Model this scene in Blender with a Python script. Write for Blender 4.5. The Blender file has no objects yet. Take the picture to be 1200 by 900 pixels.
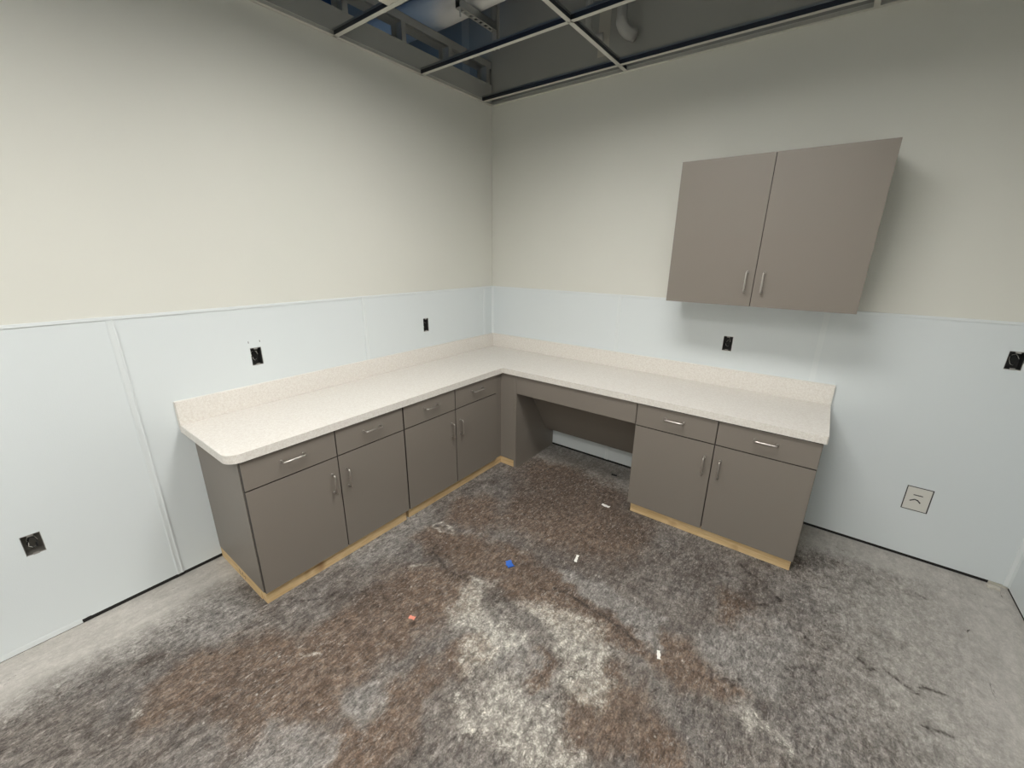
import bpy, bmesh, math, random
import numpy as np
from mathutils import Vector, Matrix
random.seed(4)
S = bpy.context.scene
COL = S.collection
R = math.radians

# ---------------------------------------------------------------- camera
cd = bpy.data.cameras.new('camera'); cam = bpy.data.objects.new('camera', cd); COL.objects.link(cam)
cd.sensor_width = 36.0; cd.sensor_fit = 'HORIZONTAL'; cd.lens = 482.29/1200*36.0; cd.clip_start = .02
yaw, pit, rol = -.6437, -.3055, .0116
F = Vector((math.sin(yaw)*math.cos(pit), math.cos(yaw)*math.cos(pit), math.sin(pit)))
r0 = Vector((math.cos(yaw), -math.sin(yaw), 0)); u0 = r0.cross(F)
RT = math.cos(rol)*r0+math.sin(rol)*u0; UP = -math.sin(rol)*r0+math.cos(rol)*u0
m = Matrix((RT, UP, -F)).transposed().to_4x4(); m.translation = Vector((2.4093, -2.904, 1.6138)); cam.matrix_world = m
S.camera = cam

# ---------------------------------------------------------------- world, exposure
w = bpy.data.worlds.new('world'); S.world = w; w.use_nodes = True
w.node_tree.nodes['Background'].inputs[0].default_value = (.5, .62, .8, 1)
w.node_tree.nodes['Background'].inputs[1].default_value = .05
S.view_settings.view_transform = 'Standard'; S.view_settings.look = 'None'
S.view_settings.gamma = 1; S.view_settings.use_curve_mapping = False
S.view_settings.exposure = 0.0
TROFFER = 23.0      # radiance of the ceiling light lenses
WINDOW = 10.0       # daylight in the space beyond the left wall
def area(name, loc, rot, sx, sy, col, power):
    l = bpy.data.lights.new(name, 'AREA'); l.shape = 'RECTANGLE'; l.size = sx; l.size_y = sy; l.color = col; l.energy = power
    o = bpy.data.objects.new(name, l); COL.objects.link(o); o.location = loc; o.rotation_euler = rot
    return o
area('daylight_from_next_room', (-1.6, -3.2, 1.9), (R(180-25), 0, 0), 1.4, 1.6, (.36, .62, 1.0), WINDOW)

# ---------------------------------------------------------------- dimensions
H = 2.7275; DECK = 3.9
HW = 1.343; RX = 3.4316; YF = -5.6
D = .572; HC = .804; HCB = .764; HB = .9195
LX = .5585; CT = .7585; DB = .066; DL = .6165

# ---------------------------------------------------------------- materials
def mat(name, col=(.5, .5, .5), rough=.5, metal=0, spec=.5):
    m = bpy.data.materials.new(name); m.use_nodes = True
    b = m.node_tree.nodes['Principled BSDF']
    b.inputs['Base Color'].default_value = (*col, 1); b.inputs['Roughness'].default_value = rough
    b.inputs['Metallic'].default_value = metal; b.inputs['Specular IOR Level'].default_value = spec
    return m
class NT:
    def __init__(s, m): s.t = m.node_tree; s.b = s.t.nodes['Principled BSDF']; s.tc = s.t.nodes.new('ShaderNodeTexCoord')
    def n(s, typ, **k):
        o = s.t.nodes.new(typ)
        for a, v in k.items(): setattr(o, a, v)
        return o
    def l(s, a, b): s.t.links.new(a, b)
    def co(s, scale=(1, 1, 1), rot=(0, 0, 0)):
        mp = s.n('ShaderNodeMapping'); mp.inputs['Scale'].default_value = scale; mp.inputs['Rotation'].default_value = rot
        s.l(s.tc.outputs['Object'], mp.inputs['Vector']); return mp.outputs[0]
    def noise(s, scale, detail=4, rough=.55, vec=None, dist=0):
        o = s.n('ShaderNodeTexNoise'); o.inputs['Scale'].default_value = scale; o.inputs['Detail'].default_value = detail
        o.inputs['Roughness'].default_value = rough; o.inputs['Distortion'].default_value = dist
        s.l(vec or s.tc.outputs['Object'], o.inputs['Vector']); return o.outputs['Fac']
    def ramp(s, src, stops):
        o = s.n('ShaderNodeValToRGB'); e = o.color_ramp.elements
        while len(e) < len(stops): e.new(.5)
        for k, (p, c) in enumerate(stops):
            e[k].position = p; e[k].color = (*c, 1) if isinstance(c, tuple) else (c, c, c, 1)
        s.l(src, o.inputs[0]); return o.outputs[0]
    def mix(s, f, a, b, mode='MIX'):
        o = s.n('ShaderNodeMix', data_type='RGBA', blend_type=mode)
        for i, v in ((0, f), (6, a), (7, b)):
            if isinstance(v, (int, float)): o.inputs[i].default_value = v
            elif isinstance(v, tuple): o.inputs[i].default_value = (*v, 1)
            else: s.l(v, o.inputs[i])
        return o.outputs[2]
    def math(s, op, a, b=None, clamp=False):
        o = s.n('ShaderNodeMath', operation=op, use_clamp=clamp)
        for i, v in ((0, a), (1, b)):
            if v is None: continue
            if isinstance(v, (int, float)): o.inputs[i].default_value = v
            else: s.l(v, o.inputs[i])
        return o.outputs[0]
    def bump(s, h, strength, dist=.001):
        o = s.n('ShaderNodeBump'); o.inputs['Strength'].default_value = strength; o.inputs['Distance'].default_value = dist
        s.l(h, o.inputs['Height']); s.l(o.outputs[0], s.b.inputs['Normal'])

def paint_mat(name, col, rough=.6):
    m = mat(name, col, rough, spec=.3); t = NT(m)
    c = t.mix(t.ramp(t.noise(1.3, 3), [(.3, 0.), (.7, 1.)]), tuple(x*.97 for x in col), col)
    t.l(c, t.b.inputs['Base Color']); t.bump(t.noise(160, 2), .25, .0008); return m
M = {}
M['paint'] = paint_mat('cream_wall_paint', (.70, .70, .645))
M['paint_side'] = M['paint']
M['drywall'] = paint_mat('unpainted_drywall', (.40, .40, .37), .85)
M['mud'] = paint_mat('joint_compound', (.56, .54, .47), .85)
m = mat('white_wainscot_plastic', (.69, .735, .75), .38, spec=.4); t = NT(m); t.bump(t.noise(220, 2), .35, .0008); M['frp'] = m
M['frp_trim'] = mat('white_plastic_trim', (.72, .76, .77), .3)
m = mat('taupe_laminate', (.21, .185, .16), .42, spec=.4); t = NT(m)
c = t.mix(t.noise(900, 1), (.200, .176, .152), (.225, .199, .173)); t.l(c, t.b.inputs['Base Color']); t.bump(t.noise(600, 1), .12, .0004); M['taupe'] = m
M['edge_gap_shade'] = mat('edge_band_and_gap_shade', (.028, .022, .018), .6)  # dark edge band, also painted on carcasses to deepen shade in door gaps
m = mat('speckled_cream_laminate', (.6, .56, .5), .38, spec=.45); t = NT(m)
n1 = t.ramp(t.noise(95, 3, .7), [(.32, (.68, .64, .59)), (.50, (.75, .72, .675)), (.68, (.80, .775, .735))])
n2 = t.ramp(t.noise(260, 2, .6), [(.36, 0.), (.42, 1.)])
c = t.mix(n2, (.66, .615, .565), n1); t.l(c, t.b.inputs['Base Color']); t.bump(t.noise(300, 2), .1, .0004); M['counter'] = m
M['caulk'] = mat('white_caulk', (.78, .78, .74), .5)
def wood(name, a, b, sc, kn=True):
    m = mat(name, a, .65, spec=.3); t = NT(m)
    g = t.noise(14, 5, .6, t.co(sc), 1.2)
    c = t.mix(t.ramp(g, [(.35, 0.), (.62, 1.)]), a, b)
    k = t.ramp(t.noise(5, 2), [(.64, 0.), (.74, 1.)])
    c = t.mix(k, c, (.36, .21, .10)); t.l(c, t.b.inputs['Base Color']); t.bump(g, .3, .001); return m
M['wood_y'] = wood('raw_pine_long_y', (.72, .54, .31), (.58, .40, .20), (5, .35, 5))
M['wood_x'] = wood('raw_pine_long_x', (.72, .54, .31), (.58, .40, .20), (.35, 5, 5))
M['nickel'] = mat('brushed_nickel', (.55, .52, .49), .36, 1)
M['galv'] = mat('galvanised_steel', (.42, .44, .44), .38, 1)
M['stud'] = mat('galvanised_stud_steel', (.50, .50, .47), .5, .55)
M['tee'] = mat('white_enamel_tee', (.62, .61, .55), .45)
M['teeweb'] = mat('tee_web_steel_shaded', (.10, .105, .12), .3, .85)  # web steel darkened to carry the shade of the dim plenum
M['gap'] = mat('dark_gap', (.012, .011, .01), .9)
M['box'] = mat('steel_outlet_box', (.055, .055, .055), .5, .4)
M['boxgrey'] = mat('grey_box_steel', (.20, .19, .17), .45, .4)
M['boxrim'] = mat('outlet_box_rim', (.38, .37, .35), .4, .7)
M['wire'] = mat('black_cable', (.015, .015, .015), .5)
M['wirew'] = mat('white_cable', (.6, .58, .53), .5)
M['plate'] = mat('off_white_plate', (.66, .65, .60), .5)
M['ink'] = mat('dark_ink', (.05, .05, .048), .8)
M['deck'] = mat('deck_daylight_tint', (.045, .10, .20), .7)  # blue of the daylight spill is put into the deck colour
m = mat('white_pipe_wrap', (.82, .81, .78), .6); t = NT(m); t.bump(t.noise(14, 4), .3, .006); M['wrap'] = m
M['pipewrap'] = mat('grey_pipe_wrap', (.42, .42, .40), .7)
m = mat('ceiling_tile', (.62, .60, .53), .9); t = NT(m); t.bump(t.noise(90, 4), .9, .004); M['tile'] = m
M['paper'] = mat('white_paper', (.85, .84, .80), .8)
M['bluetape'] = mat('blue_tape', (.03, .13, .52), .6)
M['pink'] = mat('pink_scrap', (.75, .28, .2), .7)
M['stone'] = mat('pale_chip', (.6, .57, .5), .8)
m = mat('lit_light_lens', (1, 1, 1), .5); t = NT(m)
t.b.inputs['Emission Color'].default_value = (1.0, .975, .925, 1); t.b.inputs['Emission Strength'].default_value = TROFFER; M['lens'] = m

# ---------------------------------------------------------------- mesh helpers
def box(bm, a, b, bev=0):
    a, b = [min(p, q) for p, q in zip(a, b)], [max(p, q) for p, q in zip(a, b)]
    vs = [bm.verts.new((x, y, z)) for x in (a[0], b[0]) for y in (a[1], b[1]) for z in (a[2], b[2])]
    fs = [bm.faces.new([vs[i] for i in f]) for f in ((0, 1, 3, 2), (4, 6, 7, 5), (0, 4, 5, 1), (2, 3, 7, 6), (0, 2, 6, 4), (1, 5, 7, 3))]
    if bev:
        es = {e for f in fs for e in f.edges}
        bmesh.ops.bevel(bm, geom=list(es), offset=bev, segments=2, affect='EDGES', profile=.6)
def tube(bm, pts, r, n=12, caps=True):
    pts = [Vector(p) for p in pts]; rings = []; up = None
    for i, p in enumerate(pts):
        d = (pts[min(i+1, len(pts)-1)]-pts[max(i-1, 0)]).normalized()
        if up is None: up = d.orthogonal().normalized()
        up = (up-d*up.dot(d)).normalized(); s = d.cross(up)
        rr = r[i] if isinstance(r, (list, tuple)) else r
        rings.append([bm.verts.new(p+rr*(math.cos(k*2*math.pi/n)*up+math.sin(k*2*math.pi/n)*s)) for k in range(n)])
    for a, b in zip(rings, rings[1:]):
        for k in range(n): bm.faces.new((a[k], a[(k+1) % n], b[(k+1) % n], b[k])).smooth = True
    if caps: bm.faces.new(rings[0][::-1]); bm.faces.new(rings[-1])
def prism(bm, poly, z0, z1, ax='z'):
    def P(u, v, w): return {'z': (u, v, w), 'x': (w, u, v), 'y': (u, w, v)}[ax]
    A = [bm.verts.new(P(u, v, z0)) for u, v in poly]; B = [bm.verts.new(P(u, v, z1)) for u, v in poly]
    bm.faces.new(A[::-1]); bm.faces.new(B)
    for i in range(len(poly)): bm.faces.new((A[i], A[(i+1) % len(poly)], B[(i+1) % len(poly)], B[i]))
def obj(name, bm, m, parent=None, **tags):
    bmesh.ops.recalc_face_normals(bm, faces=bm.faces[:])
    me = bpy.data.meshes.new(name); bm.to_mesh(me); bm.free()
    me.materials.append(M[m] if isinstance(m, str) else m)
    o = bpy.data.objects.new(name, me); COL.objects.link(o)
    if parent:
        o.parent = parent; bpy.context.view_layer.update() if False else None
        w = parent
        off = Vector((0, 0, 0))
        while w: off += w.location; w = w.parent
        o.location = -off
    for k, v in tags.items(): o[k] = v
    return o
def bx(name, a, b, m, parent=None, bev=0, **tags):
    bm = bmesh.new(); box(bm, a, b, bev); return obj(name, bm, m, parent, **tags)
def thing(name, loc, label, cat, group=None):
    o = bpy.data.objects.new(name, None); COL.objects.link(o); o.location = loc; o.empty_display_size = .1
    o['label'] = label; o['category'] = cat
    if group: o['group'] = group
    return o
def slab_holes(bm, ax, n0, n1, u0, u1, z0, z1, holes):
    """slab with rectangular holes; ax = normal axis ('x': u is y, 'y': u is x)"""
    us = sorted({u0, u1, *[h[0] for h in holes if u0 < h[0] < u1], *[h[1] for h in holes if u0 < h[1] < u1]})
    for a, b in zip(us, us[1:]):
        mid = (a+b)/2
        zs = sorted((h[2], h[3]) for h in holes if h[0] < mid < h[1])
        cur = z0
        for lo, hi in zs+[(z1, z1)]:
            if lo > cur and lo > z0:
                e = min(lo, z1)
                if ax == 'x': box(bm, (n0, a, cur), (n1, b, e))
                else: box(bm, (a, n0, cur), (b, n1, e))
            cur = max(cur, hi)

# ---------------------------------------------------------------- floor: world-space stain masks
MASKS = {"brown":[[[0.76,-1.54,0.089],[1.01,-1.51,0.128],[1.31,-1.45,0.147],[1.57,-1.48,0.131]],[[1.58,-1.5,0.111],[1.77,-1.49,0.095],[1.94,-1.49,0.081],[2.04,-1.52,0.061]],[[1.18,-1.74,0.142],[1.05,-1.91,0.225],[1.06,-2.11,0.2],[1.09,-2.22,0.132]],[[1.04,-2.31,0.216],[1.1,-2.48,0.16],[0.87,-2.54,0.177],[0.7,-2.71,0.161]],[[1.44,-2.14,0.083],[1.43,-2.38,0.113],[1.41,-2.49,0.105]],[[1.47,-1.98,0.091],[1.5,-1.91,0.075]],[[2.15,-1.46,0.112],[2.31,-1.43,0.125]],[[2.02,-1.89,0.115],[2.09,-1.76,0.137],[2.2,-1.82,0.111]],[[1.75,-1.86,0.048],[1.69,-1.81,0.051]],[[1.07,-0.46,0.349],[1.54,-0.86,0.315],[1.2,-0.9,0.279]],[[0.85,-1.18,0.178]],[[1.91,0.37,0.054]],[[2.37,-1.01,0.116]]],"white":[[[0.815,-1.424,0.012],[0.80,-1.385,0.012],[0.765,-1.38,0.012],[0.735,-1.41,0.012],[0.74,-1.45,0.012],[0.775,-1.465,0.012],[0.81,-1.455,0.012]],[[0.94,-1.70,0.012],[0.90,-1.72,0.012],[0.86,-1.76,0.010]],[[1.74,-2.04,0.162],[1.82,-2.04,0.141]],[[1.92,-1.78,0.106],[1.92,-1.63,0.081],[1.97,-1.81,0.064]],[[1.28,-1.66,0.058],[1.32,-1.83,0.086],[1.44,-1.79,0.092],[1.52,-1.94,0.08],[1.56,-1.76,0.072]],[[1.54,-1.59,0.054],[1.86,-1.58,0.086],[1.79,-1.69,0.068]],[[1.67,-2.16,0.044],[1.6,-2.1,0.038]],[[1.98,-2.02,0.054]],[[0.92,-2.41,0.015],[0.98,-2.33,0.019]],[[2.45,-1.52,0.045],[2.58,-1.53,0.036]],[[0.66,-2.86,0.021]]],"gray":[[[1.6,-1.33,0.042],[1.77,-1.32,0.058],[1.93,-1.33,0.064],[2.02,-1.34,0.061]],[[2.03,-1.42,0.029],[2.1,-1.45,0.031]],[[0.18,-2.12,0.185],[0.56,-1.82,0.15],[0.57,-1.51,0.138]],[[1.5,-1.8,0.06],[1.67,-1.83,0.055]],[[1.15,-2.62,0.072],[1.34,-2.54,0.068]],[[1.31,-2.33,0.095]],[[0.41,-2.53,0.139],[0.27,-2.75,0.136]],[[2.41,-1.26,0.154],[2.48,-1.05,0.131]]],"dark":[[[0.92,-1.62,0.07],[1.2,-1.65,0.071]],[[1.09,-0.73,0.274],[1.22,-0.33,0.183],[1.71,-0.72,0.167]],[[1.58,-1.43,0.025],[1.78,-1.44,0.027],[1.96,-1.45,0.025]],[[1.45,-1.3,0.136],[1.68,-1.13,0.137]],[[0.92,-2.01,0.094],[0.78,-2.11,0.072]],[[2.39,-0.88,0.126],[2.47,-0.94,0.057]],[[2.14,-0.85,0.138]],[[1.7,-2.2,0.027],[1.94,-2.06,0.067]],[[1.75,-1.77,0.037]],[[0.9,-2.64,0.084]],[[0.46,-2.71,0.076]],[[2.65,-0.2,0.083],[2.7,0.27,0.087]]]}
class VN:
    def __init__(s, seed, cell):
        s.g = np.random.default_rng(seed).random((256, 256)); s.c = cell
    def __call__(s, x, y):
        x = x/s.c+60; y = y/s.c+120; xi = np.floor(x).astype(int); yi = np.floor(y).astype(int); fx = x-xi; fy = y-yi
        fx = fx*fx*(3-2*fx); fy = fy*fy*(3-2*fy); g = s.g; a = xi % 256; b = yi % 256; a1 = (xi+1) % 256; b1 = (yi+1) % 256
        return (g[a, b]*(1-fx)+g[a1, b]*fx)*(1-fy)+(g[a, b1]*(1-fx)+g[a1, b1]*fx)*fy
def fbm(seed, cell, x, y, o=4):
    v = 0; a = 1; t = 0
    for k in range(o): v = v+a*VN(seed+k, cell/2**k)(x, y); t += a; a *= .55
    return v/t
def build_floor():
    st = .008; xs = np.arange(0, RX+st, st); xs[-1] = RX; ys = np.arange(-3.6, st, st); ys[-1] = 0
    X, Y = np.meshgrid(xs, ys, indexing='ij')
    wx = X+(fbm(1, .11, X, Y)-.5)*.16; wy = Y+(fbm(9, .11, X, Y)-.5)*.16
    def field(ls, soft, wx=wx, wy=wy):
        f = np.zeros_like(X)
        for l in ls:
            segs = list(zip(l, l[1:])) or [(l[0], l[0])]
            for (x0, y0, r0), (x1, y1, r1) in segs:
                dx, dy = x1-x0, y1-y0; L = dx*dx+dy*dy+1e-9
                t = np.clip(((wx-x0)*dx+(wy-y0)*dy)/L, 0, 1)
                d = np.hypot(wx-x0-t*dx, wy-y0-t*dy)/(r0+(r1-r0)*t)
                f = np.maximum(f, np.clip((1+soft-d)/(2*soft), 0, 1))
        return f
    brown = field(MASKS['brown'], .35); chalk = field(MASKS['white'], .4); grey = field(MASKS['gray'], .25); dark = field(MASKS['dark'], .5)
    def fieldx(ls): return field(ls, .6, X+(wx-X)*.25, Y+(wy-Y)*.25)
    ink = fieldx([[(2.786, -.945, 0.0060), (2.838, -1.0, 0.0060), (2.882, -.966, 0.0072), (2.98, -1.008, 0.0066), (3.0, -.96, 0.0072), (3.072, -.95, 0.0054)], [(2.603, -.953, 0.0054), (2.64, -.985, 0.0060), (2.683, -.999, 0.0042)],
        [(3.055, -.334, 0.0048), (3.09, -.36, 0.0060)], [(.88, -1.60, 0.0084), (1.02, -1.655, 0.0072), (1.2, -1.66, 0.0072)], [(1.58, -1.42, 0.0072), (1.78, -1.425, 0.0084), (1.96, -1.44, 0.0084), (2.03, -1.47, 0.0060)],
        [(1.84, -1.92, 0.0042), (1.90, -1.70, 0.0042)], [(2.42, -1.37, 0.0072), (2.36, -1.42, 0.0060)], [(.36, -2.62, 0.0060), (.31, -2.60, 0.0048)], [(.62, -2.27, 0.0042), (.74, -2.16, 0.0054)], [(2.98, -1.16, 0.0060), (3.05, -1.14, 0.0072)], [(2.62, -1.16, 0.0060), (2.56, -1.2, 0.0060)], [(2.3, -.66, 0.0072), (2.42, -.72, 0.0084), (2.5, -.82, 0.0060), (2.43, -.9, 0.0072)]])
    # bare pale slab: strip along the walls (was under old trim) and toward the right wall
    n = fbm(30, .35, X, Y); n2 = fbm(40, .12, X, Y)
    pl = np.clip(1-(X-.10-.16*n)/.20, 0, 1)*np.clip((-1.9-Y)/.5, 0, 1)
    pr_ = np.clip((X-2.50-.35*(n-.5)+Y*.05)/.85, 0, 1)**.9
    pr_ = np.maximum(pr_, np.clip(1-(-Y-.05-.22*n)/.2, 0, 1)*np.clip((X-2.3)/.3, 0, 1)*.9)
    pk = np.clip(1-(-Y-.24-.16*(n2-.5))/.12, 0, 1)*.55*np.clip((X-.6)/.1, 0, 1)
    pale = np.maximum(np.maximum(pl, pr_), pk)
    nx, ny = X.shape
    co = np.stack([X, Y, np.zeros_like(X)], -1).reshape(-1, 3)
    i = np.arange(nx-1)[:, None]*ny+np.arange(ny-1)[None]; q = np.stack([i, i+ny, i+ny+1, i+1], -1).reshape(-1, 4)
    me = bpy.data.meshes.new('floor'); me.from_pydata(co.tolist(), [], q.tolist())
    for nm, ch in (('stain', (brown, chalk, pale)), ('patch', (grey, dark, ink))):
        at = me.color_attributes.new(nm, 'FLOAT_COLOR', 'POINT')
        c = np.ones((nx*ny, 4), np.float32)
        for k in range(3): c[:, k] = ch[k].ravel()
        at.data.foreach_set('color', c.ravel())
    return me
m = mat('stained_concrete', (.3, .27, .25), .8, spec=.22); t = NT(m)
def attr(nm):
    a = t.n('ShaderNodeAttribute', attribute_name=nm); s = t.n('ShaderNodeSeparateColor'); t.l(a.outputs['Color'], s.inputs[0]); return s.outputs
A, B = attr('stain'), attr('patch')
V1 = t.co((1, 1, 1)); VS = t.co((1, .42, 1), (0, 0, R(-38)))
big = t.noise(2.2, 6, .62, V1, .6); mid = t.noise(14, 10, .74, VS, .5); fine = t.noise(70, 9, .78, VS, .5); grit = t.noise(260, 5, .75, V1)
iso = t.noise(34, 10, .8, V1, .8)
base = t.mix(t.ramp(mid, [(.36, 0.), (.62, 1.)]), (.070, .057, .049), (.225, .203, .184))
base = t.mix(t.math('MULTIPLY', t.ramp(t.noise(3.6, 6, .6, t.co((1, 1, 1), (0, 0, 1))), [(.42, 0.), (.60, .65)]), t.ramp(iso, [(.35, .3), (.6, 1.)])), base, (.180, .168, .160))
brn = t.mix(t.ramp(fine, [(.36, 0.), (.62, 1.)]), (.080, .049, .032), (.185, .128, .090))
fb = t.math('MULTIPLY', t.math('ADD', t.math('MULTIPLY', A[0], 1.15), t.math('MULTIPLY', t.math('SUBTRACT', big, .56), 1.6), True), t.ramp(iso, [(.38, 1.), (.62, .55)]))
c = t.mix(fb, base, brn)
dk = t.math('MULTIPLY', t.math('ADD', t.math('MULTIPLY', B[1], t.ramp(iso, [(.4, .85), (.58, .25)])), t.ramp(fine, [(.36, .95), (.47, 0.)]), True), .7)
c = t.mix(dk, c, (.062, .048, .040))
dk2 = t.ramp(iso, [(.37, .8), (.46, 0.)])
c = t.mix(dk2, c, (.07, .056, .048))
c = t.mix(t.math('MULTIPLY', B[0], t.ramp(iso, [(.3, .35), (.55, .9)])), c, t.mix(t.ramp(fine, [(.38, 0.), (.6, 1.)]), (.14, .13, .125), (.30, .283, .262)))
# chalky deposits: flaky, broken up by fine noise
fl = t.ramp(iso, [(.47, 0.), (.55, 1.)])
ck = t.n('ShaderNodeTexVoronoi', feature='DISTANCE_TO_EDGE'); ck.inputs['Scale'].default_value = 42
wv = t.n('ShaderNodeMix', data_type='VECTOR'); wv.inputs[0].default_value = .06; t.l(V1, wv.inputs[4])
wn = t.n('ShaderNodeTexNoise'); wn.inputs['Scale'].default_value = 22; wn.inputs['Detail'].default_value = 4; t.l(V1, wn.inputs['Vector']); t.l(wn.outputs['Color'], wv.inputs[5]); t.l(wv.outputs[1], ck.inputs['Vector'])
fl2 = t.math('MULTIPLY', t.math('MULTIPLY', fl, t.ramp(grit, [(.40, .15), (.52, 1.)])), t.ramp(ck.outputs['Distance'], [(.04, .15), (.14, 1.)]))
ch = t.math('MULTIPLY', A[1], t.math('ADD', t.math('MULTIPLY', fl2, .75), t.math('MULTIPLY', t.math('POWER', A[1], 2), .30)), True)
c = t.mix(ch, c, (.52, .49, .435))
vo = t.n('ShaderNodeTexVoronoi', feature='F1'); vo.inputs['Scale'].default_value = 24; t.l(t.co((1, 1, 1), (0, 0, .5)), vo.inputs['Vector'])
fk = t.math('MULTIPLY', t.ramp(vo.outputs['Distance'], [(.05, 1.), (.15, 0.)]), t.ramp(t.noise(6, 3), [(.50, 0.), (.62, .8)]))
c = t.mix(fk, c, (.46, .43, .39))
fl3 = t.math('MULTIPLY', t.ramp(t.noise(90, 8, .8, VS, 1.0), [(.53, 0.), (.62, .8)]), t.ramp(big, [(.35, .3), (.6, 1.)]))
c = t.mix(fl3, c, (.36, .335, .31))
# pale bare concrete
pal = t.mix(t.ramp(mid, [(.3, 0.), (.65, 1.)]), (.40, .38, .35), (.53, .505, .47))
pm = t.math('ADD', A[2], t.math('MULTIPLY', t.math('SUBTRACT', iso, .56), t.ramp(A[2], [(0., 0.), (.25, 1.6), (.8, .9), (1., .3)])), True)
c = t.mix(pm, c, pal)
mk = t.ramp(t.noise(9, 8, .8, t.co((1, .3, 1), (0, 0, R(35))), 2.2), [(.345, .8), (.365, 0.)])
c = t.mix(mk, c, (.06, .052, .047))
c = t.mix(t.math('MULTIPLY', B[2], t.ramp(iso, [(.46, .95), (.56, .15)])), c, (.045, .037, .032))
g1 = t.noise(55, 12, .85, VS, .4); g2 = t.noise(24, 12, .82, V1, .6); g3 = t.noise(120, 8, .85, V1)
def mr(src, a, b, lo, hi):
    o = t.n('ShaderNodeMapRange'); t.l(src, o.inputs[0])
    for k_, v_ in enumerate((a, b, lo, hi)): o.inputs[k_+1].default_value = v_
    return o.outputs[0]
f_ = t.math('MULTIPLY', t.math('MULTIPLY', mr(g1, .40, .60, .55, 1.42), mr(g2, .38, .62, .62, 1.38)), mr(g3, .40, .60, .72, 1.30))
damp = t.math('ADD', 1, t.math('MULTIPLY', t.math('SUBTRACT', f_, 1), mr(A[2], .15, .9, 1., .22)))
vm = t.n('ShaderNodeVectorMath', operation='SCALE'); t.l(c, vm.inputs[0]); t.l(damp, vm.inputs['Scale']); c = vm.outputs[0]
t.l(c, t.b.inputs['Base Color'])
ro = t.ramp(fine, [(.3, .7), (.7, .92)]); t.l(ro, t.b.inputs['Roughness'])
t.bump(t.math('ADD', fine, iso), .35, .004)
M['concrete'] = m
me = build_floor(); me.materials.append(m)
fo = bpy.data.objects.new('floor', me); COL.objects.link(fo); fo['kind'] = 'structure'
bx('slab_rest', (0, YF, -.1), (RX, -3.6, 0), 'concrete', fo); bx('slab_underside', (-3.4, -3.6, -.1), (RX, .0, -.002), 'concrete', fo)

# ---------------------------------------------------------------- walls
HL = [(-2.028, -1.972, 1.023, 1.119), (-.821, -.769, 1.041, 1.142), (-2.982, -2.926, .411, .503)]
HR = [(1.925, 1.980, 1.036, 1.130), (3.135, 3.191, 1.121, 1.209)]
T = .003
def wall(name, ax, n0, n1, u0, u1, z1, holes, m='paint'):
    bm = bmesh.new(); slab_holes(bm, ax, n0, n1, u0, u1, 0, z1, holes)
    return obj(name, bm, m, kind='structure')
wl = wall('wall_left', 'x', -.14, -T, YF, 0, 2.87, HL)
wb = wall('wall_back', 'y', .0+T, .15, -3.4, RX+.15, DECK, HR)
wr = wall('wall_right', 'x', RX, RX+.15, YF, 0, DECK, [])
wf = wall('wall_front', 'y', YF-.12, YF, -.14, RX+.15, DECK, [])
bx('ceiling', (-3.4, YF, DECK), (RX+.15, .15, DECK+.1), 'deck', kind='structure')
# above the grid the board was never painted
def ubox(name, a, b, m, par): return bx(name, a, b, m, par)
ubox('bare_drywall', (-T, YF, H+.03), (-T+.002, 0, 2.87), 'drywall', wl)
ubox('bare_drywall', (-3.4, T-.002, H+.03), (RX, T, DECK), 'drywall', wb)
for x in (-.31, .9, 2.12): ubox('joint_compound_strip', (x, T-.003, 2.85), (x+.08, T-.0015, DECK), 'mud', wb)
# steel framing over the left wall
for k in range(12):
    y = -.02-.405*k
    bm = bmesh.new(); f = .036
    box(bm, (-.005, y, 2.60), (-.0065, y-f, 2.995)); box(bm, (-.104, y, 2.60), (-.1025, y-f, 2.995)); box(bm, (-.104, y-.0015, 2.60), (-.005, y, 2.995))
    box(bm, (-.013, y-f, 2.60), (-.005, y-f+.0012, 2.995))
    obj('stud', bm, 'stud', wl)
bm = bmesh.new()
box(bm, (-.004, YF, 2.975), (-.0025, 0, 3.02)); box(bm, (-.1065, YF, 2.975), (-.105, 0, 3.02)); box(bm, (-.1065, YF, 3.0185), (-.0025, 0, 3.02))
obj('header_track', bm, 'stud', wl)

# wainscot panels, joint strips, cap, corner trims
def strip(par, ax, u, z0, z1, w=.026, lab=None):
    bm = bmesh.new()
    for a, b, h in ((-w/2, w/2, .0028), (-w/2+.003, -w/2+.008, 0.0052), (w/2-.008, w/2-.003, 0.0052)):
        if ax == 'x': box(bm, (0, u+a, z0), (h, u+b, z1))
        else: box(bm, (u+a, -h, z0), (u+b, 0, z1))
    obj('joint_strip', bm, 'frp_trim', par)
YS = [0, -.119, -1.3195, -2.5395, -3.76, -4.98, YF]; XS = [0, 1.2045, 2.4245, RX]
for a, b in zip(YS, YS[1:]):
    bm = bmesh.new(); slab_holes(bm, 'x', -T, 0, b+.001, a-.001, .018 if a > -2.89 else .03, HW-.004, HL)
    obj('wainscot_panel', bm, 'frp', wl)
for y in YS[1:-1]: strip(wl, 'x', y, .018, HW-.006, .022 if y > -.2 else .028)
for a, b in zip(XS, XS[1:]):
    bm = bmesh.new(); slab_holes(bm, 'y', 0, T, a+.001, b-.001, .016, HW-.004, HR)
    obj('wainscot_panel', bm, 'frp', wb)
for x in XS[1:-1]: strip(wb, 'y', x, .016, HW-.006, .028)
bx('wainscot_panel', (RX-T, -1.25, .012), (RX, -.002, HW-.004), 'frp', wr)
bx('wainscot_panel', (RX-T, YF, .012), (RX, -1.252, HW-.004), 'frp', wr)
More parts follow.
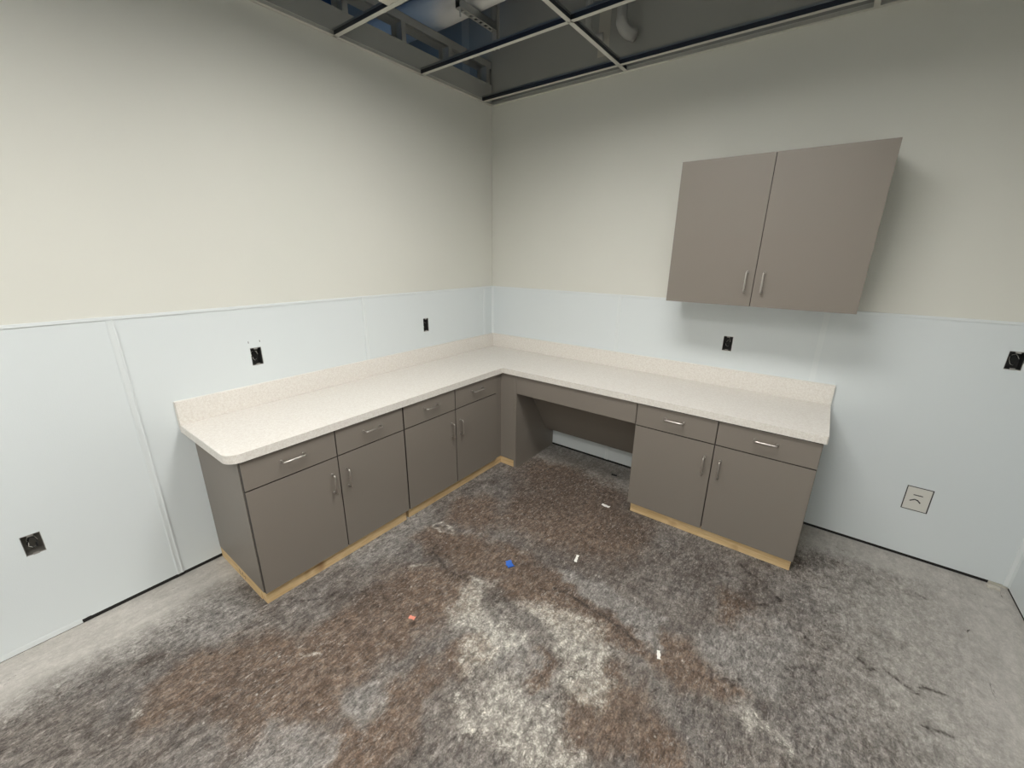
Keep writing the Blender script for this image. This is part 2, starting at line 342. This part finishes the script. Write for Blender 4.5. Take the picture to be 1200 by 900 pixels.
# caps
bx('cap_trim', (-.002, YF, HW-.014), (.004, -.004, HW), 'frp_trim', wl, .0012)
bx('cap_trim', (.004, -.004, HW-.014), (RX-.004, .002, HW), 'frp_trim', wb, .0012)
bx('cap_trim', (RX-.006, YF, HW-.014), (RX, -.004, HW), 'frp_trim', wr, .0012)
bm = bmesh.new(); prism(bm, [(0, 0), (.012, 0), (.010, -.003), (.003, -.010), (0, -.012)], .016, HW-.006); obj('corner_trim', bm, 'frp_trim', wb)
bm = bmesh.new(); prism(bm, [(RX, 0), (RX-.022, 0), (RX-.020, -.004), (RX-.008, -.008), (RX-.004, -.020), (RX, -.022)], .014, HW-.006); obj('corner_trim', bm, 'frp_trim', wb)
# open black gap under the panels
bx('bottom_gap', (-T, -2.885, 0), (-T+.0012, 0, .022), 'gap', wl); bx('bottom_gap', (0, T-.0012, 0), (3.36, T, .02), 'gap', wb)
bx('bottom_gap', (RX-.0012, YF, 0), (RX, 0, .014), 'gap', wr)
bx('bottom_filler_strip', (-T, YF, .003), (.0012, -2.89, .027), 'frp_trim', wl)
bx('bottom_filler_strip', (3.36, -.002, 0), (RX, T, .014), 'mud', wb)
bx('bottom_gap', (-.002, -2.905, .004), (.004, -2.875, .020), 'gap', wl)

# ---------------------------------------------------------------- ceiling grid
g = thing('ceiling_grid', (0, 0, H), 'open suspended ceiling grid of pale steel tees without tiles above the room', 'ceiling grid')
FW = .0125
def tee(kind, axis, c, a, b):
    bm = bmesh.new()
    def q(u0, u1, z0, z1):
        if axis == 'y': box(bm, (c+u0, a, H+z0), (c+u1, b, H+z1))
        else: box(bm, (a, c+u0, H+z0), (b, c+u1, H+z1))
    q(-.0008, .0008, .001, .040)
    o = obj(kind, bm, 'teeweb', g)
    bm = bmesh.new(); q(-.0032, .0032, .029, .0385); obj('bulb', bm, 'galv', o)  # lighter steel on the bulb stands for the bright streak along each tee
    bm = bmesh.new(); q(-FW, FW, 0, .0012); obj('flange', bm, 'tee', o)
mains = [1.1147, 2.3347]
for x in mains: tee('main_tee', 'y', x, YF+.02, -.004)
cuts = [0]+mains+[RX]
yc = [-.1205-.61*k for k in range(9)]
for y in yc:
    for a, b in zip(cuts, cuts[1:]): tee('cross_tee', 'x', y, a+(.004 if a else .003), b-.004)
for a, b in (((-.002, YF, H), (.022, 0, H+.0012)), ((0, -.022, H+.0001), (RX, .002, H+.0012)), ((RX-.022, YF, H), (RX, 0, H+.0012))):
    o = bx('wall_angle', a, b, 'tee', g)
for a, b in (((-.002, YF, H), (0, 0, H+.024)), ((0, -.0012, H), (RX, .002, H+.024)), ((RX-.0012, YF, H), (RX, 0, H+.024))):
    o = bx('wall_angle', a, b, 'tee', g)
tl = bx('ceiling_tile', (.484, -1.945, H+.0014), (1.11, -1.346, H+.018), 'tile', label='pale textured ceiling tile lying in the open grid at the top edge', category='ceiling tile')
# recessed lights (all out of view, overhead and behind the camera)
for i, (x0, y0) in enumerate(((1.1147, -1.9505), (1.1147, -3.7805), (1.1147, -5.0))):
    x1, y1 = x0+1.22, y0+.61
    o = thing('ceiling_light', ((x0+x1)/2, (y0+y1)/2, H), ['lit flat ceiling light in the grid nearest the cabinets', 'lit flat ceiling light just behind the camera', 'lit flat ceiling light at the far rear of the room'][i], 'ceiling light', 'recessed ceiling lights')
    x0 += .016; x1 -= .016; y0 += .016; y1 -= .016; bm = bmesh.new()   # deep-cell housing: the lens sits up inside it
    box(bm, (x0, y0, H+.002), (x0+.002, y1, H+.12)); box(bm, (x1-.002, y0, H+.002), (x1, y1, H+.12)); box(bm, (x0, y0, H+.002), (x1, y0+.002, H+.12)); box(bm, (x0, y1-.002, H+.002), (x1, y1, H+.12)); box(bm, (x0, y0, H+.118), (x1, y1, H+.12))
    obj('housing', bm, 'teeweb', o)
    bx('diffuser', (x0+.01, y0+.01, H+.095), (x1-.01, y1-.01, H+.10), 'lens', o)

# ---------------------------------------------------------------- plenum
bm = bmesh.new(); tube(bm, [(-3.2+.4*k, -.50+.008*math.sin(k*1.7), 3.182+.006*math.sin(k*2.3)) for k in range(17)], .10, 24)
obj('insulated_duct', bm, 'wrap', label='large white wrapped duct crossing above the ceiling grid near the corner', category='duct')
s = thing('strut_hanger', (.3, -.5, 3.03), 'perforated steel strut bracket hanging under the white wrapped duct', 'bracket')
bm = bmesh.new(); y0, y1 = -.68, -.335
box(bm, (.28, y0, 3.03), (.2815, y1, 3.07)); box(bm, (.3185, y0, 3.03), (.32, y1, 3.07)); box(bm, (.28, y0, 3.068), (.32, y1, 3.07)); 
k = y0+.02
while k < y1-.03: box(bm, (.30, k, 3.028), (.318, k+.022, 3.0300)); box(bm, (.282, k, 3.0285), (.30, k+.02, 3.0300)); k += .05
obj('channel', bm, 'galv', s)
bm = bmesh.new(); k = y0
box(bm, (.28, y0, 3.027), (.289, y1, 3.030)); box(bm, (.311, y0, 3.027), (.32, y1, 3.030))
while k < y1: box(bm, (.288, k, 3.027), (.312, k+.018, 3.030)); k += .045
obj('slotted_face', bm, 'stud', s)
bm = bmesh.new(); box(bm, (.282, y1, 2.93), (.322, y1+.003, DECK)); box(bm, (.282, y1, 2.93), (.285, y1+.03, DECK)); box(bm, (.319, y1, 2.93), (.322, y1+.03, DECK)); obj('upright', bm, 'stud', s)
bm = bmesh.new(); tube(bm, [(.3, y0+.02, 2.99), (.3, y0+.02, DECK)], .005, 8); obj('threaded_rod', bm, 'galv', s)
def pipe(x, yy, r, zb, label, side):
    bm = bmesh.new(); pts = [(x, yy, DECK), (x, yy, zb+.07)]
    for k in range(1, 7):
        a = R(15*k); pts.append((x+side[0]*.07*(1-math.cos(a)), yy+side[1]*.07*(1-math.cos(a)), zb+.07-.07*math.sin(a)))
    pts.append((x+side[0]*.1, yy+side[1]*.1, zb))
    tube(bm, pts, [r]*2+[r*1.15]*6+[r*1.25], 18); obj('wrapped_pipe', bm, 'pipewrap', label=label, category='pipe', group='white wrapped pipes above the grid')
pipe(1.10, -.10, .030, 2.91, 'white wrapped drain pipe with elbow in the open ceiling, right of the main tee', (.5, .85))
pipe(.87, -.09, .022, 2.93, 'thinner white wrapped pipe whose elbow shows behind the ceiling main tee', (.9, .4))

# ---------------------------------------------------------------- handles
def pull(par, p, axis, nrm, L=.102, m='nickel'):
    """wire pull centred at p on a face; axis = bar direction, nrm = outward normal"""
    p = Vector(p); a = Vector(axis); n = Vector(nrm); pr = .030; rf = .009; h = L/2
    pts = [p-a*h, p-a*h+n*(pr-rf)]
    for k in range(1, 5):
        t_ = R(22.5*k); pts.append(p-a*(h-rf+rf*math.cos(t_))+n*(pr-rf+rf*math.sin(t_)))
    pts2 = [p+(p-q_) - 2*n*((p-q_).dot(n)) for q_ in reversed(pts)]
    pts2 = [p+a*(p-q_).dot(a)+n*(q_-p).dot(n) for q_ in reversed(pts)]
    bm = bmesh.new(); tube(bm, pts+pts2, .0045, 14)
    for s_ in (-1, 1): tube(bm, [p+a*h*s_, p+a*h*s_+n*.004], .0065, 12)
    return obj('handle', bm, m, par)

# ---------------------------------------------------------------- base cabinets
DT = .019; G = .0026
def edged(o, n):
    o.data.materials.append(M['edge_gap_shade'])
    for p in o.data.polygons: p.material_index = 0 if abs(p.normal[n]) > .9 else 1
    return o
def front(par, nm, ax, u0, u1, z0, z1, face):
    """drawer front / door slab with dark edge band; ax 'x': front faces +x, u = y;  ax 'y': faces -y, u = x"""
    u0 += G; u1 -= G; z0 += G; z1 -= G
    if ax == 'x': a, b = (face-DT, u0, z0), (face, u1, z1)
    else: a, b = (u0, face, z0), (u1, face+DT, z1)
    return edged(bx(nm, a, b, 'taupe', par), 0 if ax == 'x' else 1)
def base_cab(ax, u0, um, u1, label, basein, exposed=None):
    """u0<um<u1 along the wall"""
    if ax == 'x':
        t_ = thing('base_cabinet', (.28, (u0+u1)/2, 0), label, 'cabinet'); P = lambda u, d, z: (d, u, z); face = LX; n = (1, 0, 0); al = (0, 1, 0)
    else:
        t_ = thing('base_cabinet', ((u0+u1)/2, -.28, 0), label, 'cabinet'); P = lambda u, d, z: (u, -d, z); face = -LX; n = (0, -1, 0); al = (1, 0, 0)
    t_['group'] = 'taupe base cabinets under the counter'
    dc = LX-DT-.002
    for a in (u0, u1-.018): bx('side_panel', P(a, .006, DB), P(a+.018, dc, HCB-.0005), 'taupe', t_)
    bm = bmesh.new(); box(bm, P(u0+.018, .006, DB), P(u1-.018, dc-.01, DB+.018)); box(bm, P(u0+.018, .006, DB), P(u1-.018, .012, CT))
    box(bm, P(u0+.018, dc-.09, CT-.02), P(u1-.018, dc-.01, CT-.001)); box(bm, P(um-.02, dc-.02, DB), P(um+.02, dc-.01, CT)); box(bm, P(u0+.018, dc-.02, DL-.02), P(u1-.018, dc-.01, DL+.02))
    obj('carcass', bm, 'edge_gap_shade', t_)  # carcass coloured dark to stand for shade behind the door gaps
    for a, b in ((u0, um), (um, u1)):
        d = front(t_, 'drawer_front', ax, a, b, DL, CT, face)
        pull(d, P((a+b)/2, LX, .701), al, n)
    for a, b, hu in ((u0, um, um-.041), (um, u1, um+.041)):
        d = front(t_, 'door', ax, a, b, DB, DL, face)
        pull(d, P(hu, LX, .478), (0, 0, 1), n)
    return t_
# left run: far end first
c1 = base_cab('x', -2.3543, -1.9211, -1.4968, 'taupe two door base cabinet with exposed side at the left end of counter', 0)
c2 = base_cab('x', -1.4938, -1.0666, -.6302, 'taupe two door base cabinet between the end cabinet and the inner corner', 0)
c3 = base_cab('y', 1.6074, 2.064, 2.5288, 'taupe two door base cabinet under the right end of the counter', 0)
# raw lumber plinths
def lumber(name, a, b, m, par): return bx(name, a, b, m, par, .002)
def W(name, par, m, *boxes):
    for a, b in boxes: lumber(name, a, b, m, par)
W('wood_plinth', c1, 'wood_y', ((.528-.032, -2.350, 0), (.5445, -1.515, DB)))
W('wood_plinth', c1, 'wood_x', ((.006, -2.3535, 0), (.494, -2.318, DB)))
W('wood_plinth', c2, 'wood_y', ((.500, -1.492, 0), (.540, -.632, DB)))
W('wood_plinth', c2, 'wood_x', ((.006, -1.492, 0), (.498, -1.458, DB)))
W('wood_plinth', c3, 'wood_x', ((1.628, -.542, 0), (2.521, -.504, DB)))
W('wood_plinth', c3, 'wood_y', ((2.483, -.502, 0), (2.5205, -.006, DB)), ((1.6285, -.502, 0), (1.666, -.006, DB)))

# inner corner: fillers and kneespace
f = thing('corner_filler', (.6, -.58, 0), 'narrow taupe filler panels closing the inner corner of the cabinets', 'cabinet panel')
bx('filler_panel', (LX-.034, -.6272, .062), (LX-.016, -.545, HCB-.0005), 'taupe', f)
bx('filler_panel', (LX-.0155, -.5585, .062), (.672, -.5405, HCB-.0005), 'taupe', f, label='wider filler panel facing the room')
bx('wood_plinth', (.500, -.6295, 0), (.540, -.517, .0615), 'wood_y', f, .002)
bx('wood_plinth', (.541, -.553, 0), (.672, -.517, .0615), 'wood_x', f, .002)
kp = bx('kneespace_side_panel', (.673, -.5585, 0), (.692, -.003, HCB-.0005), 'taupe', label='tall taupe side panel at the left of the open knee space', category='cabinet panel')
k = thing('kneespace_apron', (1.15, -.4, .6), 'taupe apron with sloped back panel under the counter, over the knee space', 'cabinet panel')
bx('apron_board', (.694, -.5585, .622), (1.6045, -.5395, HCB-.0005), 'taupe', k, .0009)
bm = bmesh.new(); prism(bm, [(-.475, .735), (-.125, .197), (-.112, .205), (-.462, .743)], .6935, 1.6055, 'x'); obj('sloped_panel', bm, 'taupe', k)

# ---------------------------------------------------------------- countertop
ct = thing('countertop', (.28, -.28, HCB), 'speckled cream laminate L-shaped countertop running along both walls', 'countertop')
YE, XE = -2.398, 2.541
rc = .06; pts = [(.004, -.004), (.004, YE)]
for kk in range(9):
    a = R(-90+90*kk/8); pts.append((D-rc+rc*math.cos(a), YE+rc+rc*math.sin(a)))
pts += [(D, -D), (XE-.006, -D), (XE, -D+.006), (XE, -.004)]
bm = bmesh.new(); prism(bm, pts, HCB, HC)
bmesh.ops.bevel(bm, geom=[e for e in bm.edges if all(v.co.z > HC-.001 for v in e.verts)], offset=.0016, segments=2, affect='EDGES')
obj('worktop', bm, 'counter', ct)
bm = bmesh.new(); TB = .019
box(bm, (.0045, YE, HC+.0002), (TB, -.004, HB), .0015); obj('backsplash', bm, 'counter', ct)
bm = bmesh.new(); box(bm, (TB+.0003, -TB, HC+.0002), (XE, -.0045, HB), .0015); obj('backsplash', bm, 'counter', ct)
bx('caulk_line', (.0005, YE, HB-.002), (.0085, -.004, HB+.0022), 'caulk', ct); bx('caulk_line', (.0085, -.0085, HB-.002), (XE, -.0005, HB+.0022), 'caulk', ct)
bx('caulk_line', (.0005, YE-.002, HC-.03), (.006, YE, HB), 'caulk', ct)

# ---------------------------------------------------------------- wall cabinet
wc = thing('wall_cabinet', (2.08, 0, 1.357), 'taupe two door wall cabinet mounted high over the counter', 'cabinet')
X0, XM, X1, Z0, Z1, WD = 1.630, 2.0783, 2.5352, 1.3568, 2.1068, .325
for x in (X0, X1-.018): bx('side_panel', (x, -WD+.021, Z0), (x+.018, -.006, Z1), 'taupe', wc)
bx('top_panel', (X0+.018, -WD+.021, Z1-.018), (X1-.018, -.006, Z1), 'taupe', wc)
bx('bottom_panel', (X0+.018, -WD+.021, Z0), (X1-.018, -.006, Z0+.018), 'taupe', wc)
bm = bmesh.new(); box(bm, (X0+.018, -WD+.03, Z0+.018), (X1-.018, -.0065, Z1-.018)); obj('carcass', bm, 'edge_gap_shade', wc)  # dark colour stands for shade behind the gap between doors
for a, b, hx in ((X0, XM, XM-.038), (XM, X1, XM+.042)):
    d = bx('door', (a+.0016, -WD, Z0), (b-.0016, -WD+DT, Z1), 'taupe', wc); edged(d, 1)
    pull(d, (hx, -WD, 1.486), (0, 0, 1), (0, -1, 0))

# ---------------------------------------------------------------- outlet boxes
def outlet(ax, u0, u1, z0, z1, label, shell='box'):
    t_ = thing('outlet_box', (0, (u0+u1)/2, (z0+z1)/2) if ax == 'x' else ((u0+u1)/2, 0, (z0+z1)/2), label, 'electrical box', 'open electrical boxes in the walls')
    P = (lambda u, d, z: (-d, u, z)) if ax == 'x' else (lambda u, d, z: (u, d, z))
    e = .0012; dp = .058; bm = bmesh.new()
    box(bm, P(u0, .004, z0), P(u0+e, dp, z1)); box(bm, P(u1-e, .004, z0), P(u1, dp, z1)); box(bm, P(u0, .004, z0), P(u1, dp, z0+e)); box(bm, P(u0, .004, z1-e), P(u1, dp, z1)); box(bm, P(u0, dp-e, z0), P(u1, dp, z1))
    obj('box_shell', bm, shell, t_)
    bm = bmesh.new(); um = (u0+u1)/2
    for zz, s_ in ((z0, 1), (z1, -1)):
        box(bm, P(um-.009, -.0008, zz), P(um+.009, .0015, zz+s_*.009)); box(bm, P(u0+.001, .003, zz), P(u1-.001, .0042, zz+s_*.003))
    for uu, s_ in ((u0, 1), (u1, -1)): box(bm, P(uu, .003, z0), P(uu+s_*.002, .0042, z1))
    obj('mounting_rim', bm, 'boxrim', t_)
    for q, mm in ((-1, 'wire'), (1, 'wire'), (.3, 'wirew')):
        bm = bmesh.new(); rr = random.Random(int(abs(u0)*1000)+int(q*10)); pts = []
        for k_ in range(9):
            a = k_/8*math.pi*1.5+q; pts.append(P(um+.013*math.cos(a)+rr.uniform(-.003, .003), .020+.022*math.sin(k_*.5)**2, (z0+z1)/2+.024*math.sin(a)+rr.uniform(-.004, .004)))
        tube(bm, pts, .0018 if mm == 'wire' else .0012, 6); obj('wire', bm, mm, t_)
outlet('x', *HL[0], 'open outlet box above the counter on the left wall, nearer the left end')
outlet('x', *HL[1], 'open outlet box above the counter on the left wall, nearer the corner')
outlet('x', *HL[2], 'open outlet box low on the left wall, left of the cabinets', 'boxgrey')
outlet('y', *HR[0], 'open outlet box over the counter directly under the wall cabinet')
outlet('y', *HR[1], 'open outlet box on the right wall panel beyond the end of the counter')
for yy in (-2.030, -1.974): bx('screw', (-.0005, yy-.0015, 1.146), (.0008, yy+.0015, 1.156), 'ink', wl)
# blank plate with marks
bp = thing('blank_wall_plate', (3.008, 0, .36), 'small off-white square plate with dark outline low on right wall', 'wall plate')
bx('dark_surround', (2.9548, -.0012, .290), (3.0617, .0008, .4308), 'ink', bp)
bx('plate', (2.959, -.0030, .2945), (3.0565, -.0009, .4265), 'plate', bp, .0008)
bx('mark', (2.988, -.0034, .3815), (3.026, -.0029, .3868), 'ink', bp, label='straight dark line mark')
bm = bmesh.new()
for p, q in (((2.980, .345), (3.000, .359)), ((3.000, .359), (3.010, .353)), ((3.008, .358), (3.024, .341))):
    d = Vector((q[0]-p[0], q[1]-p[1])).normalized(); n = Vector((-d.y, d.x))*.003
    prism(bm, [(p[0]+n.x, p[1]+n.y), (q[0]+n.x, q[1]+n.y), (q[0]-n.x, q[1]-n.y), (p[0]-n.x, p[1]-n.y)], -.0034, -.0029, 'y')
obj('mark', bm, 'ink', bp, label='bent dark caret mark')

# ---------------------------------------------------------------- debris on the floor
def scrap(name, c, w, l, h, ang, m, label, cat, curl=0., seed=0, group=None):
    rr = random.Random(seed); bm = bmesh.new(); n = 6; top = []; bot = []
    ca, sa = math.cos(ang), math.sin(ang)
    rows = []
    for i in range(n+1):
        u = -l/2+l*i/n; row = []
        for j in (-1, 0, 1):
            v = j*w/2*(1+rr.uniform(-.3, .3)); z = h+curl*(abs(u)/(l/2))**2+rr.uniform(0, .0006)
            x = c[0]+ca*u-sa*v; y = c[1]+sa*u+ca*v
            row.append((bm.verts.new((x, y, z)), bm.verts.new((x, y, max(.0002, z-h)))))
        rows.append(row)
    for i in range(n):
        for j in range(2):
            a, b, c_, d = rows[i][j], rows[i+1][j], rows[i+1][j+1], rows[i][j+1]
            bm.faces.new((a[0], b[0], c_[0], d[0])); bm.faces.new((d[1], c_[1], b[1], a[1]))
        for j in (0, 2):
            a, b = rows[i][j], rows[i+1][j]; bm.faces.new((a[0], a[1], b[1], b[0]))
    for i in (0, n):
        for j in range(2): a, b = rows[i][j], rows[i][j+1]; bm.faces.new((a[0], b[0], b[1], a[1]))
    o = obj(name, bm, m, label=label, category=cat)
    if group: o['group'] = group
scrap('blue_tape_scrap', (1.303, -1.433), .032, .05, .003, -.5, 'bluetape', 'crumpled scrap of blue tape on the brown floor stain', 'tape scrap', .006, 3)
scrap('paper_scrap', (1.568, -1.165), .014, .058, .002, -1.30, 'paper', 'narrow white paper scrap on the floor near the middle, upright strip', 'paper scrap', 0, 5, 'white scraps on the floor')
scrap('paper_scrap', (1.481, -.596), .020, .055, .0025, -.05, 'paper', 'white paper scrap on the floor just left of the right base cabinet', 'paper scrap', .003, 6, 'white scraps on the floor')
scrap('paper_scrap', (2.125, -1.468), .014, .040, .0025, -1.2, 'paper', 'torn white scrap on the floor nearest the camera', 'paper scrap', .002, 7, 'white scraps on the floor')
scrap('pink_scrap', (1.153, -1.98), .018, .030, .002, .3, 'pink', 'small pink scrap on the brown floor left of the middle', 'plastic scrap', .002, 8)
scrap('plaster_chip', (3.372, -.036), .022, .045, .010, 0, 'stone', 'pale plaster chip on floor in the right corner', 'chip', 0, 9)
scrap('black_debris', (1.358, -.178), .014, .042, .006, .1, 'wire', 'small black piece of debris on the floor inside the knee space', 'debris', 0, 10)
# pencil scribble on the exposed end of the pine plinth
bm = bmesh.new()
for p, q in (((.245, .046), (.249, .018)), ((.249, .018), (.266, .021)), ((.276, .038), (.290, .043)), ((.283, .042), (.286, .018)), ((.298, .030), (.316, .034)), ((.316, .034), (.310, .014))):
    d = Vector((q[0]-p[0], q[1]-p[1])).normalized(); n = Vector((-d.y, d.x))*.0011
    prism(bm, [(p[0]+n.x, p[1]+n.y), (q[0]+n.x, q[1]+n.y), (q[0]-n.x, q[1]-n.y), (p[0]-n.x, p[1]-n.y)], -2.3541, -2.3534, 'y')
obj('pencil_mark', bm, 'ink', c1)
